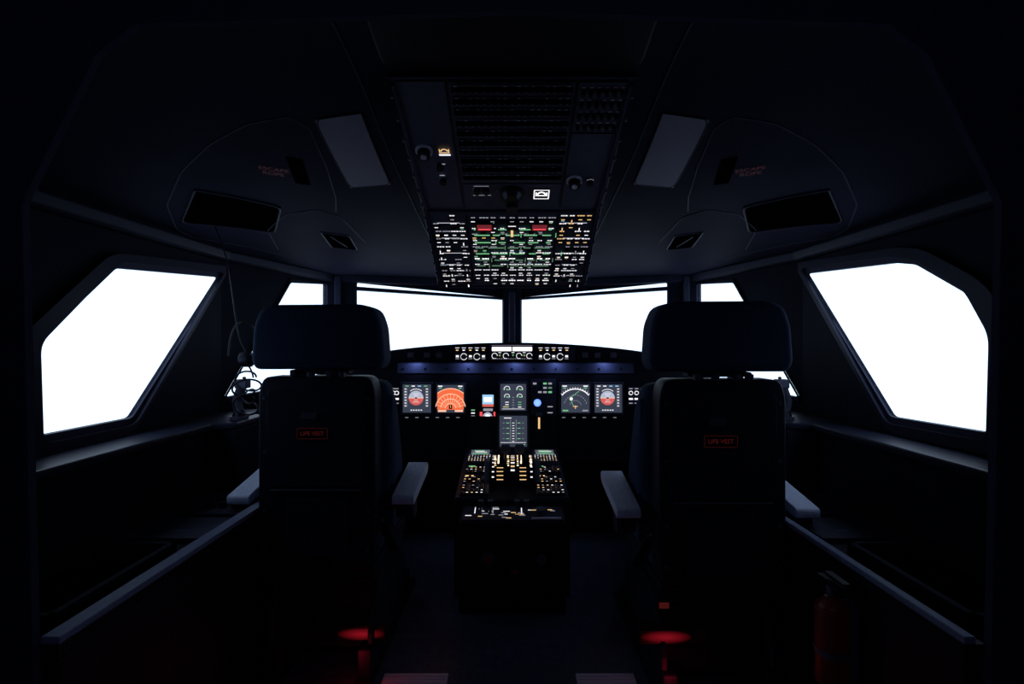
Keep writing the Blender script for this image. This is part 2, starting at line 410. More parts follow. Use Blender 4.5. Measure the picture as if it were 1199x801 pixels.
for (a, bb) in ((-.22, .25), (-.22, .18), (.25, .175), (-.115, .13), (-.085, .13)):
    b.cyl(up, a, bb, .014, .006, .01, 'metal_dim', 20); b.cyl(up, a, bb, .011, .01, .024, 'btn', 20)
b.cyl(up, 0, .105, .042, .006, .014, 'btn', 28); b.cyl(up, 0, .105, .032, .014, .03, 'btn', 28, .02); b.cyl(up, 0, .06, .02, .006, .04, 'btn', 20)
def icon(a, bb, w, h, k):
    b.arc(up, a, bb, w * .25, w * .38, 0, 180, .012, k, 12); b.crect(up, a, bb - h * .2, w, h * .12, .012, k)
    b.crect(up, a - w * .45, bb + h * .1, w * .1, h * .5, .012, k); b.crect(up, a + w * .45, bb + h * .1, w * .1, h * .5, .012, k)
b.cbox(up, .098, .108, .055, .05, .006, .011, 'btn'); icon(.098, .108, .038, .03, 'wb')
for q in ((.098, .131, .05, .004), (.098, .085, .05, .004), (.074, .108, .004, .048), (.122, .108, .004, .048)): b.crect(up, *q, .012, 'w')
icon(-.20, .315, .03, .028, 'am'); b.crect(up, -.20, .299, .034, .007, .011, 'w'); b.crect(up, -.21, .258, .012, .004, .011, 'w2'); b.crect(up, -.22, .205, .016, .004, .011, 'w2')
icon(.25, .18, .02, .015, 'w2'); b.crect(up, -.1, .10, .06, .002, .009, 'w2'); b.crect(up, -.1, .148, .05, .002, .009, 'w2')
# lower, lit panel
for a0, a1 in ((-.295, -.165), (-.16, .16), (.165, .295)):
    b.box(lo, a0, a1, .012, .435, .002, .008, 'panel')
def btn(F, a, bb, w, k=None, c=.008):
    b.cbox(F, a, bb, w, w * .85, c, c + .008, 'btn')
    if k:
        b.crect(F, a, bb + w * .15, w * .7, w * .2, c + .009, k)
        if random.random() < .35: b.crect(F, a, bb - w * .2, w * .6, w * .12, c + .009, random.choice(['w2', 'am', 'gr', 'cy', 'am']))
def label(F, a, bb, w, k, h=.0048, c=.0095):
    x = a - w / 2
    while x < a + w / 2:
        l = random.uniform(.005, .010); b.rect(F, x, x + l, bb - h / 2, bb + h / 2, c, k); x += l + .0022
for i, bb in enumerate([.035, .07, .105, .14, .175, .21, .245, .28, .315, .345, .40]):
    kk = ['wb', 'w', 'w', 'w', 'wb', 'w', 'w2', 'w', 'w2', 'w', 'w2'][i]
    for c in range(9):
        a = -.14 + c * .035
        if random.random() < .84:
            btn(lo, a, bb, .02, random.choice(['w', 'w', 'w2', None, 'gr' if 3 < i < 9 else 'w', 'am' if i > 7 or i == 2 else 'w2']))
        if random.random() < .7: label(lo, a, bb + .0155, random.uniform(.012, .028), kk)
for bb, k in ((.292, 'gr'), (.262, 'grd'), (.332, 'gr'), (.19, 'grd'), (.228, 'gr'), (.362, 'gr'), (.155, 'grd')):
    x = -.14
    while x < .14:
        l = random.uniform(.02, .07); b.rect(lo, x, min(x + l, .145), bb - .003, bb + .003, .0165, k); x += l + random.uniform(.01, .03)
        if random.random() < .5: b.rect(lo, x - .012, x - .009, bb - .012, bb + .012, .0165, k)
for a in (-.1, .1):
    b.cbox(lo, a, .378, .065, .04, .008, .022, 'btn'); b.crect(lo, a, .378, .054, .03, .0225, 'rdd'); b.crect(lo, a, .370, .044, .006, .023, 'rd')
b.cbox(lo, 0, .378, .04, .034, .008, .02, 'btn'); b.crect(lo, 0, .345, .009, .035, .0205, 'am'); b.crect(lo, 0, .384, .028, .004, .021, 'w')
for i, bb in enumerate([.03, .065, .10, .135, .17, .205, .245, .29, .33, .37, .41]):
    for sx in (-1, 1):
        for c in range(4):
            a = sx * (.182 + c * .031)
            if random.random() < .82:
                k = random.choice(['am', 'am', 'w', 'am']) if (sx > 0 and bb > .27) else random.choice(['w', 'w', 'wb', 'w2', None])
                if random.random() < .3: b.cyl(lo, a, bb, .009, .008, .022, 'btn', 14); b.crect(lo, a, bb, .004, .015, .0225, k or 'w')
                else: btn(lo, a, bb, .019, k)
                label(lo, a, bb + .0155, random.uniform(.012, .026), 'w' if random.random() < .6 else ('am' if sx > 0 and bb > .25 else 'w2'))
    if i % 2:
        for sx in (-1, 1):
            a0 = sx * .23; b.crect(lo, a0, bb + .019, random.uniform(.05, .11), .0016, .0096, 'w')
b.obj('controls', parent=oh, fix=False)

# ---------------------------------------------------------------- glareshield
gs = empty('glareshield')
def gz(x): return 1.097 - .105 * x * x
b = MB(); N = 28; vs = []; fs = []
xs = [-.98 + 1.96 * i / N for i in range(N + 1)]
for x in xs:
    yf = 2.53 + .10 * max(0, abs(x) - .30) ** 1.2
    yb = min(3.31 - .38 * abs(x), 2.93 if abs(x) > .90 else 9)
    t = gz(x); bt = 1.000
    vs += [(x, yf, bt), (x, yf - .006, (t + bt) / 2), (x, yf, max(t - .008, bt + .004)), (x, yf + .01, max(t, bt + .008)), (x, yb, max(t - .002, bt + .007)), (x, yb, bt), (x, yf + .2, bt)]
K = 7
for i in range(N):
    for j in range(K): fs.append([i * K + j, i * K + (j + 1) % K, (i + 1) * K + (j + 1) % K, (i + 1) * K + j])
fs += [list(range(K)), list(range(N * K, N * K + K))]
b.add(vs, fs, 'dark'); b.obj('hood', parent=gs, smooth=False)
b = MB(); F = facing(2.522)
b.box(F, -.115, .105, 1.012, 1.085, 0, .012, 'panel3'); b.box(F, -.28, -.125, 1.008, 1.078, 0, .01, 'panel3'); b.box(F, .115, .31, 1.008, 1.078, 0, .01, 'panel3')
b.box(F, -.10, .10, 1.055, 1.076, .012, .018, 'btn'); b.rect(F, -.098, -.003, 1.056, 1.075, .019, 'wb'); b.rect(F, .003, .098, 1.056, 1.075, .019, 'wb')
for i in range(6): b.crect(F, -.085 + i * .034, 1.065, .003, .006, .0195, 'w2')
b.rect(F, -.1, .1, 1.081, 1.085, .013, 'lab')
for a in (-.085, -.03, .035, .085): b.cyl(F, a, 1.032, .011, .012, .035, 'btn2', 18); b.arc(F, a, 1.032, .012, .0145, 0, 300, .0135, 'w')
for a in (-.06, .005, .06): btn(F, a, 1.035, .014, 'gr', .012)
for a in (-.06, .005, .06): b.crect(F, a, 1.048, .014, .003, .0135, 'w')
for i in range(18): b.crect(F, -.095 + i * .0112, 1.018, .006, .003, .0135, 'w2')
for sx in (-1, 1):
    for i in range(5):
        a = sx * (.14 + i * .032)
        b.cbox(F, a, 1.058, .018, .013, .01, .018, 'btn'); b.crect(F, a, 1.06, .012, .005, .0185, 'w' if i % 2 else 'am')
        b.crect(F, a, 1.071, .02, .0025, .0115, 'w')
        if i in (1, 3): b.cyl(F, a, 1.028, .013, .01, .03, 'btn2', 18); b.arc(F, a, 1.028, .014, .0165, 20, 340, .0115, 'w')
        else: b.crect(F, a, 1.03, .014, .01, .0115, 'w'); b.crect(F, a, 1.018, .018, .003, .0115, 'w2')
b.obj('autopilot_control_unit', parent=gs, fix=False)
b = MB()
for sx in (-1, 1):
    for a in (.36, .42, .5): b.cbox(F, sx * a, 1.035, .03, .026, -.03, .0, 'btn2')
b.obj('warning_buttons', .003, parent=gs)

# ---------------------------------------------------------------- main instrument panel
ip = empty('instrument_panel')
PX = .00463
def X(u): return (u - 599.5) * PX
def Z(v): return 1.1 - (v - 400.5) * PX
F = facing(2.78)
b = MB(); b.box(F, -1.05, 1.05, .45, .997, -.05, 0, 'dark'); b.box(F, -.62, .66, .93, .985, 0, .008, 'panel2')
b.box(F, -.24, .24, .40, .70, 0, .02, 'dark')
for i in range(-5, 6): b.cyl(F, .118 * i, .955, .006, .008, .014, 'btn', 10)
b.obj('panel_body', .002, parent=ip)
b = MB()
def bezel(a0, a1, b0, b1, scr, c=.0):
    b.box(F, a0 - .011, a1 + .011, b0 - .011, b1 + .011, c, c + .008, 'btn2'); b.box(F, a0 - .005, a1 + .005, b0 - .005, b1 + .005, c + .008, c + .012, 'btn')
    b.rect(F, a0, a1, b0, b1, c + .0125, scr)
C = .0135
def pfd(a0, a1, b0, b1):
    bezel(a0, a1, b0, b1, 'scr'); w = a1 - a0; h = b1 - b0; cx = a0 + w * .47; cy = b0 + h * .52; r = w * .26
    b.arc(F, cx, cy, 0, r, 0, 180, C, 'sky'); b.arc(F, cx, cy, 0, r, 180, 360, C, 'gnd')
    b.rect(F, cx - r, cx + r, cy - .001, cy + .001, C + .0006, 'w')
    for k in (-2, -1, 1, 2): b.crect(F, cx, cy + k * r * .28, r * (.5 if k % 2 else .8), .002, C + .0006, 'w')
    b.crect(F, cx, cy, .012, .006, C + .001, 'btn'); b.crect(F, cx - r * .55, cy, r * .4, .004, C + .001, 'am'); b.crect(F, cx + r * .55, cy, r * .4, .004, C + .001, 'am')
    b.rect(F, a0 + w * .05, a0 + w * .17, b0 + h * .2, b0 + h * .86, C, 'scr2'); b.rect(F, a0 + w * .80, a0 + w * .91, b0 + h * .2, b0 + h * .86, C, 'scr2')
    for i in range(7):
        y = b0 + h * (.24 + i * .1); b.crect(F, a0 + w * .1, y, w * .07, .004, C + .0006, 'w'); b.crect(F, a0 + w * .855, y, w * .07, .004, C + .0006, 'w')
    b.rect(F, a0 + w * .28, a0 + w * .68, b0 + h * .06, b0 + h * .12, C, 'scr2')
    for i in range(5): b.crect(F, a0 + w * (.3 + i * .09), b0 + h * .09, .007, .005, C + .0006, 'w')
    for i in range(4): b.crect(F, a0 + w * (.15 + i * .22), b0 + h * .94, w * .12, .005, C, random.choice(['gr', 'w', 'cy']))
    b.arc(F, cx, cy, r * 1.18, r * 1.26, 50, 130, C, 'w')
def nd_radar(a0, a1, b0, b1):
    bezel(a0, a1, b0, b1, 'scr'); w = a1 - a0; h = b1 - b0; cx = (a0 + a1) / 2; cy = b0 + h * .14; R = h * .74
    pts = [(a0 + .002, cy - .005)] + [(min(max(cx + R * math.cos(math.radians(t)), a0 + .002), a1 - .002), cy + R * math.sin(math.radians(t))) for t in range(175, 4, -5)] + [(a1 - .002, cy - .005)]
    b.poly(F, pts, C, 'org')
    for q in (.28, .5, .74, 1.0): b.arc(F, cx, cy, R * (q - .04), R * q, 50 if q == 1 else 8, 130 if q == 1 else 172, C + .0006, 'org2')
    for t in range(15, 170, 15):
        t = math.radians(t); b.line(F, (cx + R * .3 * math.cos(t), cy + R * .3 * math.sin(t)), (cx + R * .7 * math.cos(t), cy + R * .7 * math.sin(t)), .0022, C + .0008, 'org2')
    b.crect(F, cx, cy + .01, .018, .022, C + .001, 'btn'); b.crect(F, cx, cy + .012, .003, .014, C + .0013, 'am')
    for x in (.12, .86): b.crect(F, a0 + w * x, b1 - h * .05, w * .16, .006, C + .001, 'w'); b.crect(F, a0 + w * x, b1 - h * .12, w * .1, .005, C + .001, 'gr')
    b.rect(F, a0 + w * .04, a0 + w * .34, b0 + h * .03, b0 + h * .1, C + .001, 'org2'); b.rect(F, a0 + w * .66, a0 + w * .96, b0 + h * .03, b0 + h * .1, C + .001, 'org2')
def nd_arc(a0, a1, b0, b1):
    bezel(a0, a1, b0, b1, 'scr'); w = a1 - a0; h = b1 - b0; cx = (a0 + a1) / 2; cy = b0 + h * .22; R = h * .6
    b.arc(F, cx, cy, R, R * 1.06, 40, 140, C, 'w')
    for t in range(42, 142, 8):
        t = math.radians(t); b.line(F, (cx + R * 1.03 * math.cos(t), cy + R * 1.03 * math.sin(t)), (cx + R * 1.14 * math.cos(t), cy + R * 1.14 * math.sin(t)), .0022, C, 'w')
    for q in (.33, .66):
        for t in range(15, 165, 14): b.arc(F, cx, cy, R * q, R * q + .003, t, t + 8, C, 'w2', 4)
    b.line(F, (cx - .01, cy), (cx - .03, cy + R * .5), .003, C, 'gr'); b.line(F, (cx - .03, cy + R * .5), (cx + .02, cy + R * .9), .003, C, 'gr')
    b.crect(F, cx, cy, .026, .004, C + .0006, 'am'); b.crect(F, cx, cy - .004, .004, .018, C + .0006, 'am')
    b.arc(F, a0 + w * .35, cy + R * .45, 0, .009, 0, 360, C, 'w')
    for x in (.12, .86): b.crect(F, a0 + w * x, b1 - h * .06, w * .16, .006, C, 'w'); b.crect(F, a0 + w * x, b1 - h * .13, w * .1, .005, C, 'gr')
    b.rect(F, a0 + w * .05, a0 + w * .25, b0 + h * .05, b0 + h * .1, C, 'gr'); b.rect(F, a0 + w * .75, a0 + w * .95, b0 + h * .05, b0 + h * .1, C, 'w2')
pfd(X(472), X(505), Z(483), Z(450)); nd_radar(X(512), X(543.5), Z(483), Z(450.5))
nd_arc(X(657), X(690), Z(483), Z(450)); pfd(X(696), X(728), Z(483), Z(450))
a0, a1, b0, b1 = X(586), X(616), Z(480), Z(449); bezel(a0, a1, b0, b1, 'scr', .02); C = .0335
for sx in (-1, 1):
    cx = (a0 + a1) / 2 + sx * .034
    for yy, r in ((b1 - .028, .017), (b1 - .068, .015)):
        b.arc(F, cx, yy, r * .82, r, -20, 200, C, 'w'); b.crect(F, cx + .004, yy - .003, .014, .006, C, 'gr'); b.line(F, (cx, yy), (cx - r * .6, yy + r * .4), .002, C, 'gr')
    for k in range(3): b.crect(F, cx, b0 + .045 - k * .013, .018, .004, C, random.choice(['gr', 'w']))
for k in range(5): b.crect(F, (a0 + a1) / 2, b0 + .015 + k * .014, .01, .003, C, 'w2')
b.rect(F, a0 + .01, a1 - .01, b0 + .008, b0 + .010, C, 'w'); b.crect(F, a0 + .03, b0 + .02, .03, .004, C, 'am')
a0, a1, b0, b1 = X(585), X(617), Z(522), Z(486); bezel(a0, a1, b0, b1, 'scr', .02)
b.crect(F, (a0 + a1) / 2 - .03, b1 - .012, .04, .004, C, 'w')
for k in range(8):
    y = b0 + .03 + k * .014; b.crect(F, (a0 + a1) / 2, y, .012, .003, C, 'w')
    for sx in (-1, 1):
        if k % 2: b.crect(F, (a0 + a1) / 2 + sx * .03, y, .016, .004, C, 'gr'); b.crect(F, (a0 + a1) / 2 + sx * .052, y, .01, .002, C, 'w2')
b.line(F, ((a0 + a1) / 2 - .015, b1 - .02), ((a0 + a1) / 2 - .015, b0 + .03), .002, C, 'w2'); b.line(F, ((a0 + a1) / 2 + .015, b1 - .02), ((a0 + a1) / 2 + .015, b0 + .03), .002, C, 'w2')
b.rect(F, a0 + .006, a1 - .006, b0 + .022, b0 + .024, C, 'w'); b.crect(F, a0 + .02, b0 + .012, .02, .004, C, 'gr'); b.crect(F, a1 - .025, b0 + .012, .03, .004, C, 'gr')
C = .0135
b.box(F, X(561), X(581), Z(503), Z(459), 0, .015, 'btn'); C2 = .016
b.rect(F, X(565), X(578), Z(473), Z(462), C2, 'cy'); b.rect(F, X(567), X(576), Z(470), Z(465), C2 + .0006, 'wb'); b.rect(F, X(565), X(578), Z(476), Z(473), C2, 'gnd')
b.rect(F, X(566), X(577), Z(481), Z(478), C2, 'w2'); b.arc(F, X(571), Z(488), 0, .026, 0, 360, C2, 'sky'); b.arc(F, X(571), Z(488), 0, .014, 0, 360, C2 + .0006, 'wb')
b.rect(F, X(565), X(579), Z(500), Z(496), C2, 'bl'); b.rect(F, X(562), X(565), Z(493), Z(482), C2 + .0006, 'rd'); b.rect(F, X(578), X(580), Z(493), Z(482), C2 + .0006, 'rd'); b.rect(F, X(570), X(574), Z(499), Z(494), C2 + .001, 'w')
b.box(F, X(549), X(559), Z(490), Z(478), 0, .012, 'btn')
for i in range(3): b.crect(F, X(554), Z(480 + i * 3.5), .02, .006, .013, ['gr', 'w', 'w2'][i])
b.box(F, X(621), X(651), Z(506), Z(444), 0, .012, 'panel3'); C2 = .0135
for i in range(4):
    for j in range(3):
        b.crect(F, X(626 + i * 6), Z(449 + j * 5), .019, .010, C2, random.choice(['grd', 'w2', 'w2', 'btn', 'gr']))
b.cyl(F, X(629), Z(471), .026, .012, .03, 'btn', 20); b.arc(F, X(629), Z(471), 0, .020, 0, 360, .031, 'bl'); b.crect(F, X(629), Z(471), .010, .028, .032, 'cy'); b.crect(F, X(629), Z(471), .03, .008, .032, 'cy')
b.rect(F, X(629.8), X(632), Z(501), Z(488), C2 + .02, 'am'); b.cbox(F, X(631), Z(484), .03, .016, .012, .05, 'btn2'); b.rect(F, X(628), X(634), Z(502), Z(499), C2, 'w')
for i in range(4): b.crect(F, X(644), Z(476 + i * 7), .028, .006, C2, random.choice(['w', 'am', 'w2'])); b.cyl(F, X(638), Z(479 + i * 7), .007, .012, .02, 'btn', 10)
for u0, u1 in ((455, 467), (735, 755)):
    b.box(F, X(u0), X(u1), Z(474), Z(453), 0, .01, 'panel3')
    for i in range(3):
        a = X(u0 + (u1 - u0) * (i + .5) / 3); b.arc(F, a, Z(460), .008, .012, 0, 360, .0115, 'w', 14); b.cyl(F, a, Z(460), .007, .01, .02, 'btn', 12)
        b.crect(F, a, Z(467), .022, .010, .0115, random.choice(['w', 'am', 'w'])); b.crect(F, a, Z(472), .02, .005, .0115, 'w2'); b.crect(F, a, Z(455), .02, .005, .0115, 'w2')
for u in range(476, 545, 12): b.crect(F, X(u), Z(489), .018, .003, .002, 'w2')
for u in range(660, 730, 12): b.crect(F, X(u), Z(489), .018, .003, .002, 'w2')
b.obj('displays', parent=ip, fix=False)

# ---------------------------------------------------------------- centre pedestal
pd = empty('center_pedestal')
F = Frame((0, 2.2, .42), (1, 0, 0), (0, .53, .085))
b = MB()
b.prism(side, [(2.2, 0), (2.2, .42), (2.73, .505), (2.75, .53), (2.75, 0)], -.25, .25, 'dark')
b.prism(side, [(2.07, 0), (2.07, .37), (2.2, .395), (2.2, 0)], -.215, .22, 'dark')
b.obj('body', .006, parent=pd)
b = MB()
b.box(F, -.245, -.10, .01, .53, 0, .008, 'panel3'); b.box(F, .105, .245, .01, .53, 0, .008, 'panel3')
for cx in (-.165, .17):
    b.box(F, cx - .062, cx + .062, .36, .53, .008, .025, 'btn2')
    b.rect(F, cx - .048, cx + .048, .458, .522, .026, 'scr2')
    for k in range(5): b.crect(F, cx + random.uniform(-.01, .01), .466 + k * .012, random.uniform(.05, .085), .006, .0268, random.choice(['gr', 'w', 'gr']))
    for i in range(8):
        for j in range(5):
            b.cbox(F, cx - .052 + i * .0148, .372 + j * .017, .011, .012, .025, .029, 'btn'); b.crect(F, cx - .052 + i * .0148, .372 + j * .017, .006, .006, .0295, random.choice(['w', 'w', 'am', 'w2']))
    for blk in range(3):
        y0 = .02 + blk * .113
        b.box(F, cx - .062, cx + .062, y0, y0 + .105, .008, .014, 'dark')
        if blk: b.rect(F, cx - .055, cx - .015, y0 + .078, y0 + .092, .0155, 'am' if blk == 1 else 'gr')
        for i in range(6):
            for j in range(4 if not blk else 3):
                a = cx - .052 + i * .021; y = y0 + .014 + j * .024
                r = random.random()
                if r < .35: b.cyl(F, a, y, .007, .014, .026, 'btn2', 12); b.crect(F, a, y + .010, .014, .004, .0155, 'am')
                elif r < .92: b.cbox(F, a, y, .014, .012, .014, .02, 'btn'); b.crect(F, a, y, .009, .006, .0206, random.choice(['am', 'w', 'am', 'w2', 'w']))
b.obj('radio_panels', parent=pd, fix=False)
b = MB(); qc = (2.44, .44); R = .115
P = [(qc[0] + R * math.cos(math.radians(t)), qc[1] + R * math.sin(math.radians(t))) for t in range(0, 181, 9)]
b.prism(side, P, -.095, .10, 'dark')
def qp(x, t, r=R + .002): t = math.radians(t); return (x, qc[0] + r * math.cos(t), qc[1] + r * math.sin(t))
def qstrip(x0, x1, t0, t1, k, r=R + .002):
    n = max(1, int(abs(t1 - t0) / 5)); vs = []
    for i in range(n + 1): t = t0 + (t1 - t0) * i / n; vs += [qp(x0, t, r), qp(x1, t, r)]
    b.add(vs, [[2 * i, 2 * i + 1, 2 * i + 3, 2 * i + 2] for i in range(n)], k)
for xc in (-.05, .055):
    for e, wd_ in ((-.034, .012), (.026, .012)):
        for t in range(56, 130, 6): qstrip(xc + e + random.uniform(0, .004), xc + e + random.uniform(.006, wd_), t, t + 3, random.choice(['amb', 'am', 'amb']))
    qstrip(xc - .016, xc - .010, 80, 125, 'amb', R + .003)
    qstrip(xc - .006, xc + .006, 50, 165, 'black', R + .001)
    for t in range(135, 170, 9): qstrip(xc - .02, xc + .01, t, t + 2, 'am')
for t in range(60, 150, 10): qstrip(-.006, .012, t, t + 4, 'am' if t % 20 else 'w', R + .0015)
for sx in (-.088, .088):
    for t in range(60, 165, 12): qstrip(sx - .004, sx + .006, t, t + 3, 'w')
b.obj('throttle_quadrant', parent=pd, fix=False)
b = MB()
for xc in (-.03, .035):
    L0 = Vector(qp(xc, 112, R - .01)); L1 = Vector(qp(xc, 112, R + .075)); d = (L1 - L0).normalized()
    fr = Frame(L0, (1, 0, 0), Vector((1, 0, 0)).cross(d) * -1)
    fr.n = d
    b.cbox(fr, 0, 0, .012, .03, 0, .07, 'btn2'); b.cbox(fr, 0, 0, .042, .03, .06, .09, 'btn2')
b.obj('thrust_levers', .005, parent=pd)
b = MB()
for sx in (-1, 1):
    fr = Frame((sx * .115, qc[0], qc[1]), (0, 1, 0), (0, 0, 1)); b.cyl(fr, 0, 0, .105, -.013, .013, 'btn2', 40)
b.obj('trim_wheels', .003, parent=pd)
b = MB(); F = Frame((0, 2.07, .37), (1, 0, 0), (0, .13, .025))
b.box(F, -.205, .21, .01, .12, 0, .006, 'panel3')
for a in (-.13, -.09, .02, .06): b.cbox(F, a, .06, .008, .012, .006, .055, 'btn2'); b.cbox(F, a, .06, .022, .018, .045, .065, 'btn2')
for i in range(24):
    b.crect(F, random.uniform(-.19, .19), random.uniform(.02, .11), random.uniform(.010, .028), .005, .0068, random.choice(['w2', 'w2', 'w', 'am', 'w2']))
b.crect(F, -.155, .085, .004, .05, .0068, 'w'); b.crect(F, -.08, .085, .004, .05, .0068, 'w2'); b.crect(F, .04, .08, .004, .05, .0068, 'w'); b.cyl(F, .12, .06, .02, .006, .03, 'btn2', 18)
b.box(F, .08, .20, .012, .02, .006, .012, 'metal')
G = facing(2.07); b.cyl(G, -.10, .22, .03, 0, .006, 'btn2', 24); b.cyl(G, .12, .22, .02, 0, .006, 'btn2', 24); b.cyl(G, -.10, .22, .018, .006, .009, 'ext', 24)
b.crect(G, .01, .17, .03, .02, .002, 'ext')
b.obj('rear_controls', parent=pd, fix=False)
b = MB(); F = facing(2.95)
b.box(F, -1.0, 1.0, 0, .46, -.02, 0, 'dark'); b.obj('footwell_closure', parent=ip)

# ---------------------------------------------------------------- seats
def seat(name, x, y, s, xf, zf):
    """s = +1: inboard side is +x (left-hand seat)"""
    e = empty(name, (x, y, 0))
    F = facing(0.0)
    hp = [(-.200, 1.012), (-.214, 1.04), (-.207, 1.15), (-.185, 1.205), (-.14, 1.22), (.14, 1.222), (.185, 1.205), (.205, 1.15), (.213, 1.04), (.198, 1.012)]
    b = MB(); b.prism(F, rounded(hp, .02, 3), -.12, .0, 'fabric'); b.obj('headrest', .022, 5, True, e)
    b = MB(); b.cbox(F, -.06, 1.0, .03, .05, -.08, -.03, 'btn2'); b.cbox(F, .06, 1.0, .03, .05, -.08, -.03, 'btn2')
    b.cbox(F, 0, 1.003, .19, .014, -.07, -.02, 'shell2')
    for a in (-.075, -.02, .04, .08): b.cbox(F, a, .996, .018, .02, -.02, .006, 'btn2')
    b.obj('headrest_mount', .003, 2, False, e)
    prof = [(-.17, .99), (-.186, .94), (-.186, .5), (-.178, .37), (.178, .37), (.186, .5), (.186, .94), (.17, .99)]
    b = MB(); b.prism(F, rounded(prof, .03, 3), -.09, 0, 'shell'); b.obj('back_shell', .014, 4, True, e)
    b = MB(); b.prism(F, rounded([(-.155, .95), (-.155, .64), (.155, .64), (.155, .95)], .02), -.002, .006, 'shell2')
    b.prism(F, rounded([(-.10, .60), (-.11, .42), (.11, .42), (.10, .60)], .02), -.002, .008, 'shell2')
    b.cbox(F, -.02, .865, .05, .022, .006, .014, 'btn2'); b.box(F, -.145, .145, .625, .632, -.002, .008, 'btn2')
    for a in (-.165, .165):
        for z in (.92, .75, .56, .44): b.cyl(F, a, z, .006, -.002, .005, 'btn2', 10)
    b.obj('back_panels', .003, 2, False, e)
    b = MB(); b.prism(F, rounded([(-.062, .79), (.042, .79), (.042, .83), (-.062, .83)], .008), .006, .010, 'btn')
    for q in ((-.01, .7935, .094, .002), (-.01, .8265, .094, .002), (-.058, .81, .002, .03), (.038, .81, .002, .03)): b.crect(F, *q, .0105, 'placard2')
    b.obj('placard_plate', 0, parent=e)
    t = text('placard_text', 'LIFE VEST', F, -.01, .81, .018, 'placard', None, .0108); t.parent = e
    cp = [(-.20, .97), (-.215, .88), (-.225, .66), (-.19, .56), (.19, .56), (.225, .66), (.215, .88), (.20, .97)]
    b = MB(); b.prism(F, rounded(cp, .04, 3), -.19, -.088, 'fabric'); b.obj('back_cushion', .03, 5, True, e)
    b = MB()
    Sd = Frame((0, 0, 0), (0, 1, 0), (0, 0, 1))
    bol = rounded([(.10, .93), (.17, .90), (.27, .66), (.24, .46), (.12, .46)], .03, 3)
    for sx in (-1, 1):
        b.prism(Sd, bol, sx * .195 - .022, sx * .195 + .022, 'fabric')
    b.obj('bolsters', .012, 4, True, e)
    b = MB(); b.box(W0, -.175, .175, .09, .56, .37, .47, 'fabric'); b.obj('seat_cushion', .03, 5, True, e)
    b = MB(); b.box(W0, -.175, .175, .03, .52, .32, .37, 'shell'); b.box(W0, -.16, .16, .08, .46, .16, .32, 'shell')
    b.prism(Sd, [(.02, .12), (.02, .16), (.1, .34), (.45, .34), (.52, .16), (.52, .12)], -.175, -.155, 'shell2')
    b.prism(Sd, [(.02, .12), (.02, .16), (.1, .34), (.45, .34), (.52, .16), (.52, .12)], .155, .175, 'shell2')
    b.box(W0, -.175, -.13, -.0, .60, .02, .12, 'shell'); b.box(W0, .13, .175, .0, .60, .02, .12, 'shell'); b.box(W0, -.15, .15, .08, .5, .08, .16, 'shell')
    b.box(W0, -.177, -.12, -.02, .72, .0, .022, 'dark'); b.box(W0, .12, .177, -.02, .72, .0, .022, 'dark')
    b.obj('base', .006, 2, False, e)
    b = MB(); xi = s * xf
    b.box(W0, xi - .08, xi + .08, .04, .10, zf - .024, zf + .024, 'btn')
    if s < 0: b.crect(F, -.165, .315, .03, .018, -.025, 'placard'); b.box(F, -.183, -.147, .303, .327, -.05, -.027, 'btn')
    b.obj('footlight_housing', parent=e)
    b = MB(); b.prism(F, rounded([(xi - .078, zf - .022), (xi + .078, zf - .022), (xi + .078, zf + .018), (xi - .078, zf + .018)], .012), -.045, -.038, 'redfoot')
    b.obj('footlight_lens', parent=e)
    for side_ in (s, -s):
        xc = side_ * .268
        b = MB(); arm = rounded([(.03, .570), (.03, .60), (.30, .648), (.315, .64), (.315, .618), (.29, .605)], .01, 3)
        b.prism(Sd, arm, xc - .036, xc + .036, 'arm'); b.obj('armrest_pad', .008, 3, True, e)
        b = MB(); b.prism(Sd, [(.05, .53), (.05, .572), (.22, .60), (.20, .57)], xc - .024, xc + .024, 'shell2')
        b.cyl(Frame((xc, .09, .545), (0, 1, 0), (0, 0, 1)), 0, 0, .035, -.03, .03, 'shell2', 24)
        b.box(W0, min(xc, side_ * .19), max(xc, side_ * .19), .07, .115, .58 - .03, .58, 'shell2')
        b.obj('armrest_hinge', .004, 2, False, e)
    b = MB()
    b.prism(Sd, [(.08, .50), (.12, .50), (.34, .36), (.34, .32), (.28, .32)], s * .19 - .012, s * .19 + .012, 'shell2')
    b.obj('recline_link', .004, 2, False, e)
    return e
seat('pilot_seat', -.622, 1.63, 1, .13, .15)
seat('pilot_seat.001', .618, 1.50, -1, .155, .215)

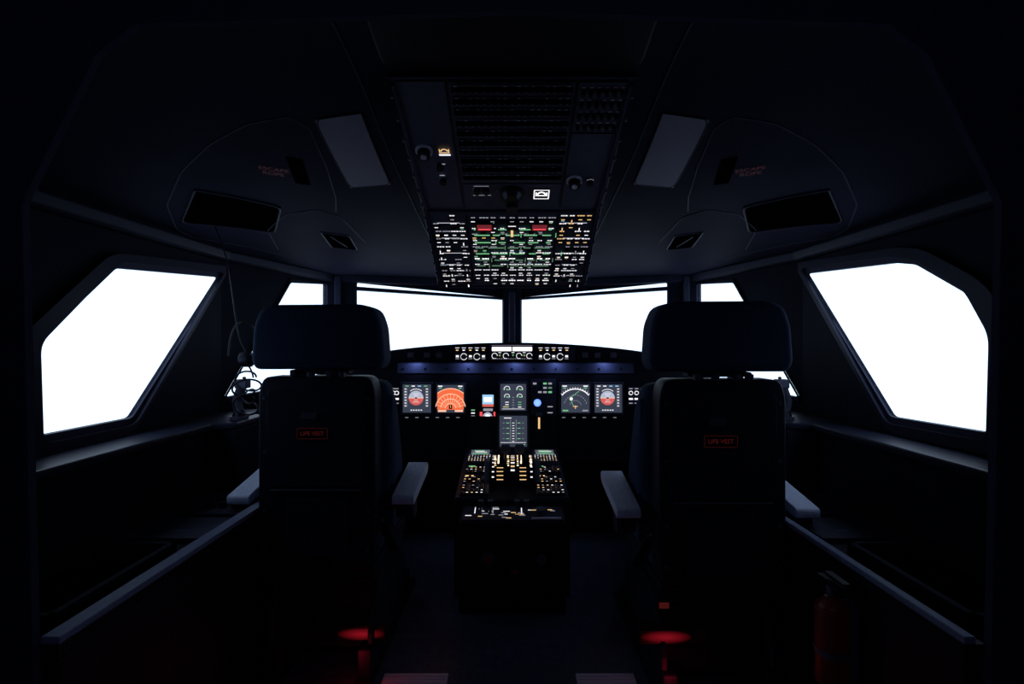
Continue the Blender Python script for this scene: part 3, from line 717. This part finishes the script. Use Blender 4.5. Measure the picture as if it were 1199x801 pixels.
# ---------------------------------------------------------------- side consoles
for s in (-1, 1):
    e = empty('side_console'); f = lambda a, c: (min(s * a, s * c), max(s * a, s * c))
    b = MB()
    b.box(W0, *f(.812, 1.245), .915, 2.72, 0, .53, 'dark'); b.box(W0, *f(1.14, 1.245), .93, 2.19, .53, .775, 'wall')
    b.box(W0, *f(1.02, 1.14), 1.90, 2.12, .53, .775, 'wall')
    b.obj('cabinet', .006, 3, parent=e)
    lw = .036 if s < 0 else .022
    b = MB(); b.box(W0, *f(.808, .848), .912, 2.5, .53, .56, 'dark'); b.box(W0, *f(.806, .806 + lw), .912, 2.5, .56, .574, 'ledge'); b.obj('ledge_strip', .003, 3, parent=e)
    b = MB()
    for q in ((.90, 1.13, 1.0, 1.015), (.90, 1.13, 1.36, 1.375), (.90, .915, 1.0, 1.375), (1.115, 1.13, 1.0, 1.375)):
        b.box(W0, *f(q[0], q[1]), q[2], q[3], .53, .565, 'wall')
    b.box(W0, *f(.91, 1.12), 1.01, 1.37, .53, .534, 'black')  # black plate stands in for the shade of a deep bin
    b.box(W0, *f(.88, 1.13), 1.45, 1.62, .53, .545, 'panel3'); b.box(W0, *f(.88, 1.13), 1.64, 1.86, .53, .55, 'panel3')
    for i in range(6): b.cyl(W0, s * (.92 + .04 * (i % 3)), 1.70 + .06 * (i // 3), .012, .55, .57, 'btn', 14)
    b.box(W0, *f(.95, .99), 1.50, 1.506, .545, .547, 'ledge')
    b.obj('console_panels', .003, 2, parent=e)
    b = MB(); b.prism(W0, [(s * 1.10, 1.0), (s * 1.10, 1.88), (s * 1.02, 1.90), (s * 1.02, 2.12), (s * 1.10, 2.15), (s * 1.13, 2.3), (s * 1.215, 2.3), (s * 1.245, 2.19), (s * 1.245, 1.0)], .775, .80, 'frame'); b.obj('sill_shelf', .008, 3, parent=e)
    k = empty('sidestick')
    gx = 1.065; gy = 2.0
    b = MB(); b.cyl(W0, s * gx, gy, .034, .80, .812, 'btn2', 24); b.cyl(W0, s * gx, gy, .027, .812, .842, 'btn', 24, .013); b.obj('boot', parent=k)
    tube('grip', [(s * gx, gy, .83), (s * (gx + .012), gy, .86), (s * (gx + .004), gy, .89), (s * (gx - .014), gy - .005, .93)], .018, 'btn2', k)
    b = MB(); b.cbox(Frame((s * (gx - .016), gy - .006, .925), (1, 0, 0), (0, 1, 0)), 0, 0, .048, .038, -.005, .03, 'btn2')
    b.cyl(Frame((s * (gx - .022), gy - .006, .955), (1, 0, 0), (0, 1, 0)), 0, 0, .007, 0, .01, 'ext', 14); b.obj('head', .006, 3, False, k)

e = empty('fire_extinguisher')
b = MB(); fr = Frame((.762, 1.22, 0), (1, 0, 0), (0, 1, 0))
b.cyl(fr, 0, 0, .036, .29, .47, 'ext', 28); b.cyl(fr, 0, 0, .036, .47, .495, 'ext', 28, .014); b.cyl(fr, 0, 0, .012, .495, .52, 'btn2', 14)
b.obj('bottle', .004, 2, True, e)
b = MB(); b.cbox(fr, 0, 0, .02, .08, .52, .532, 'dark'); b.cbox(fr, 0, -.02, .016, .07, .54, .548, 'dark'); b.cyl(fr, 0, 0, .038, .36, .375, 'btn2', 28)
b.box(fr, .03, .05, -.02, .02, .30, .48, 'btn2'); b.obj('valve_and_bracket', parent=e)

for i, (x0, x1) in enumerate(((-.42, -.21), (.21, .40))):
    b = MB(); b.box(W0, x0, x1, 1.60, 1.69, 0, .006, 'metal')
    for j in range(5): b.box(W0, x0 + .005, x1 - .005, 1.61 + j * .016, 1.616 + j * .016, .006, .009, 'metal')
    b.obj('floor_tread_plate' if i == 0 else 'floor_tread_plate.001')

# headset hanging on the left
h = empty('headset')
tube('cable', [(-1.09, 1.88, 1.525), (-1.05, 1.885, 1.42), (-1.035, 1.89, 1.3), (-1.02, 1.89, 1.18), (-1.01, 1.9, 1.10), (-.985, 1.9, 1.06), (-.985, 1.9, 1.02)], .0022, 'btn', h)
b = MB(); fr = Frame((-.985, 1.9, 1.035), (0, 1, 0), (0, 0, 1))
b.cyl(fr, 0, 0, .028, -.02, .02, 'btn', 24); b.cyl(fr, .0, -.0, .02, .02, .03, 'btn', 24); b.obj('ear_cup', .005, 3, True, h)
tube('band', [(-.995 + .03 * math.cos(math.radians(t)), 1.9 + .05 * math.cos(math.radians(t)), 1.05 + .13 * math.sin(math.radians(t))) for t in range(0, 181, 15)], .003, 'btn', h)
pts = []
for i in range(90):
    t = i / 90; r = .04 + .012 * math.sin(t * 9); an = t * 2 * math.pi * 4.2
    pts.append((-.985 + r * math.cos(an) * .9 - .01 * math.sin(t * 20), 1.9 + .02 * math.sin(an * .5), .97 - .12 * t + r * .6 * math.sin(an)))
tube('coiled_cord', pts, .0035, 'btn', h)
tube('mic_boom', [(-.985, 1.9, 1.02), (-.955, 1.88, 1.0), (-.945, 1.87, .97)], .003, 'btn', h)

# ---------------------------------------------------------------- lights
wd = bpy.data.worlds.new('outside_white'); S.world = wd; wd.use_nodes = True  # white world stands in for the simulator's screen outside the windows
bg = wd.node_tree.nodes['Background']; bg.inputs[0].default_value = (.62, .78, 1.0, 1); bg.inputs[1].default_value = 1.9

def area(name, loc, rot, sx, sy, p, col):
    l = bpy.data.lights.new(name, 'AREA'); l.shape = 'RECTANGLE'; l.size = sx; l.size_y = sy; l.energy = p; l.color = col
    o = bpy.data.objects.new(name, l); S.collection.objects.link(o); o.location = loc; o.rotation_euler = rot; return o
for i, x in enumerate((-.52, -.24, .02, .24, .5)):
    area('glareshield_lamp' + ('' if not i else '.%03d' % i), (x, 2.725, .99), (math.radians(50), 0, 0), .04, .012, .07, (.45, .55, 1.0))
def pt(name, loc, p, col, r=.02):
    l = bpy.data.lights.new(name, 'POINT'); l.energy = p; l.color = col; l.shadow_soft_size = r
    o = bpy.data.objects.new(name, l); S.collection.objects.link(o); o.location = loc
pt('footwell_lamp', (-.49, 1.60, .10), .09, (1, .03, .05)); pt('footwell_lamp.001', (.46, 1.48, .12), .09, (1, .03, .05))
pt('cabin_fill_light', (0, -.4, 1.55), 2.8, (.50, .60, 1.0), .12)  # added fill light behind the camera, lifts overhead panel and seat backs

# ---------------------------------------------------------------- camera
cam = bpy.data.cameras.new('camera'); co = bpy.data.objects.new('camera', cam); S.collection.objects.link(co)
cam.lens = 18; cam.sensor_width = 36; cam.clip_start = .02
co.location = (0, 0, 1.1); co.rotation_euler = (math.radians(90), 0, 0)
S.camera = co
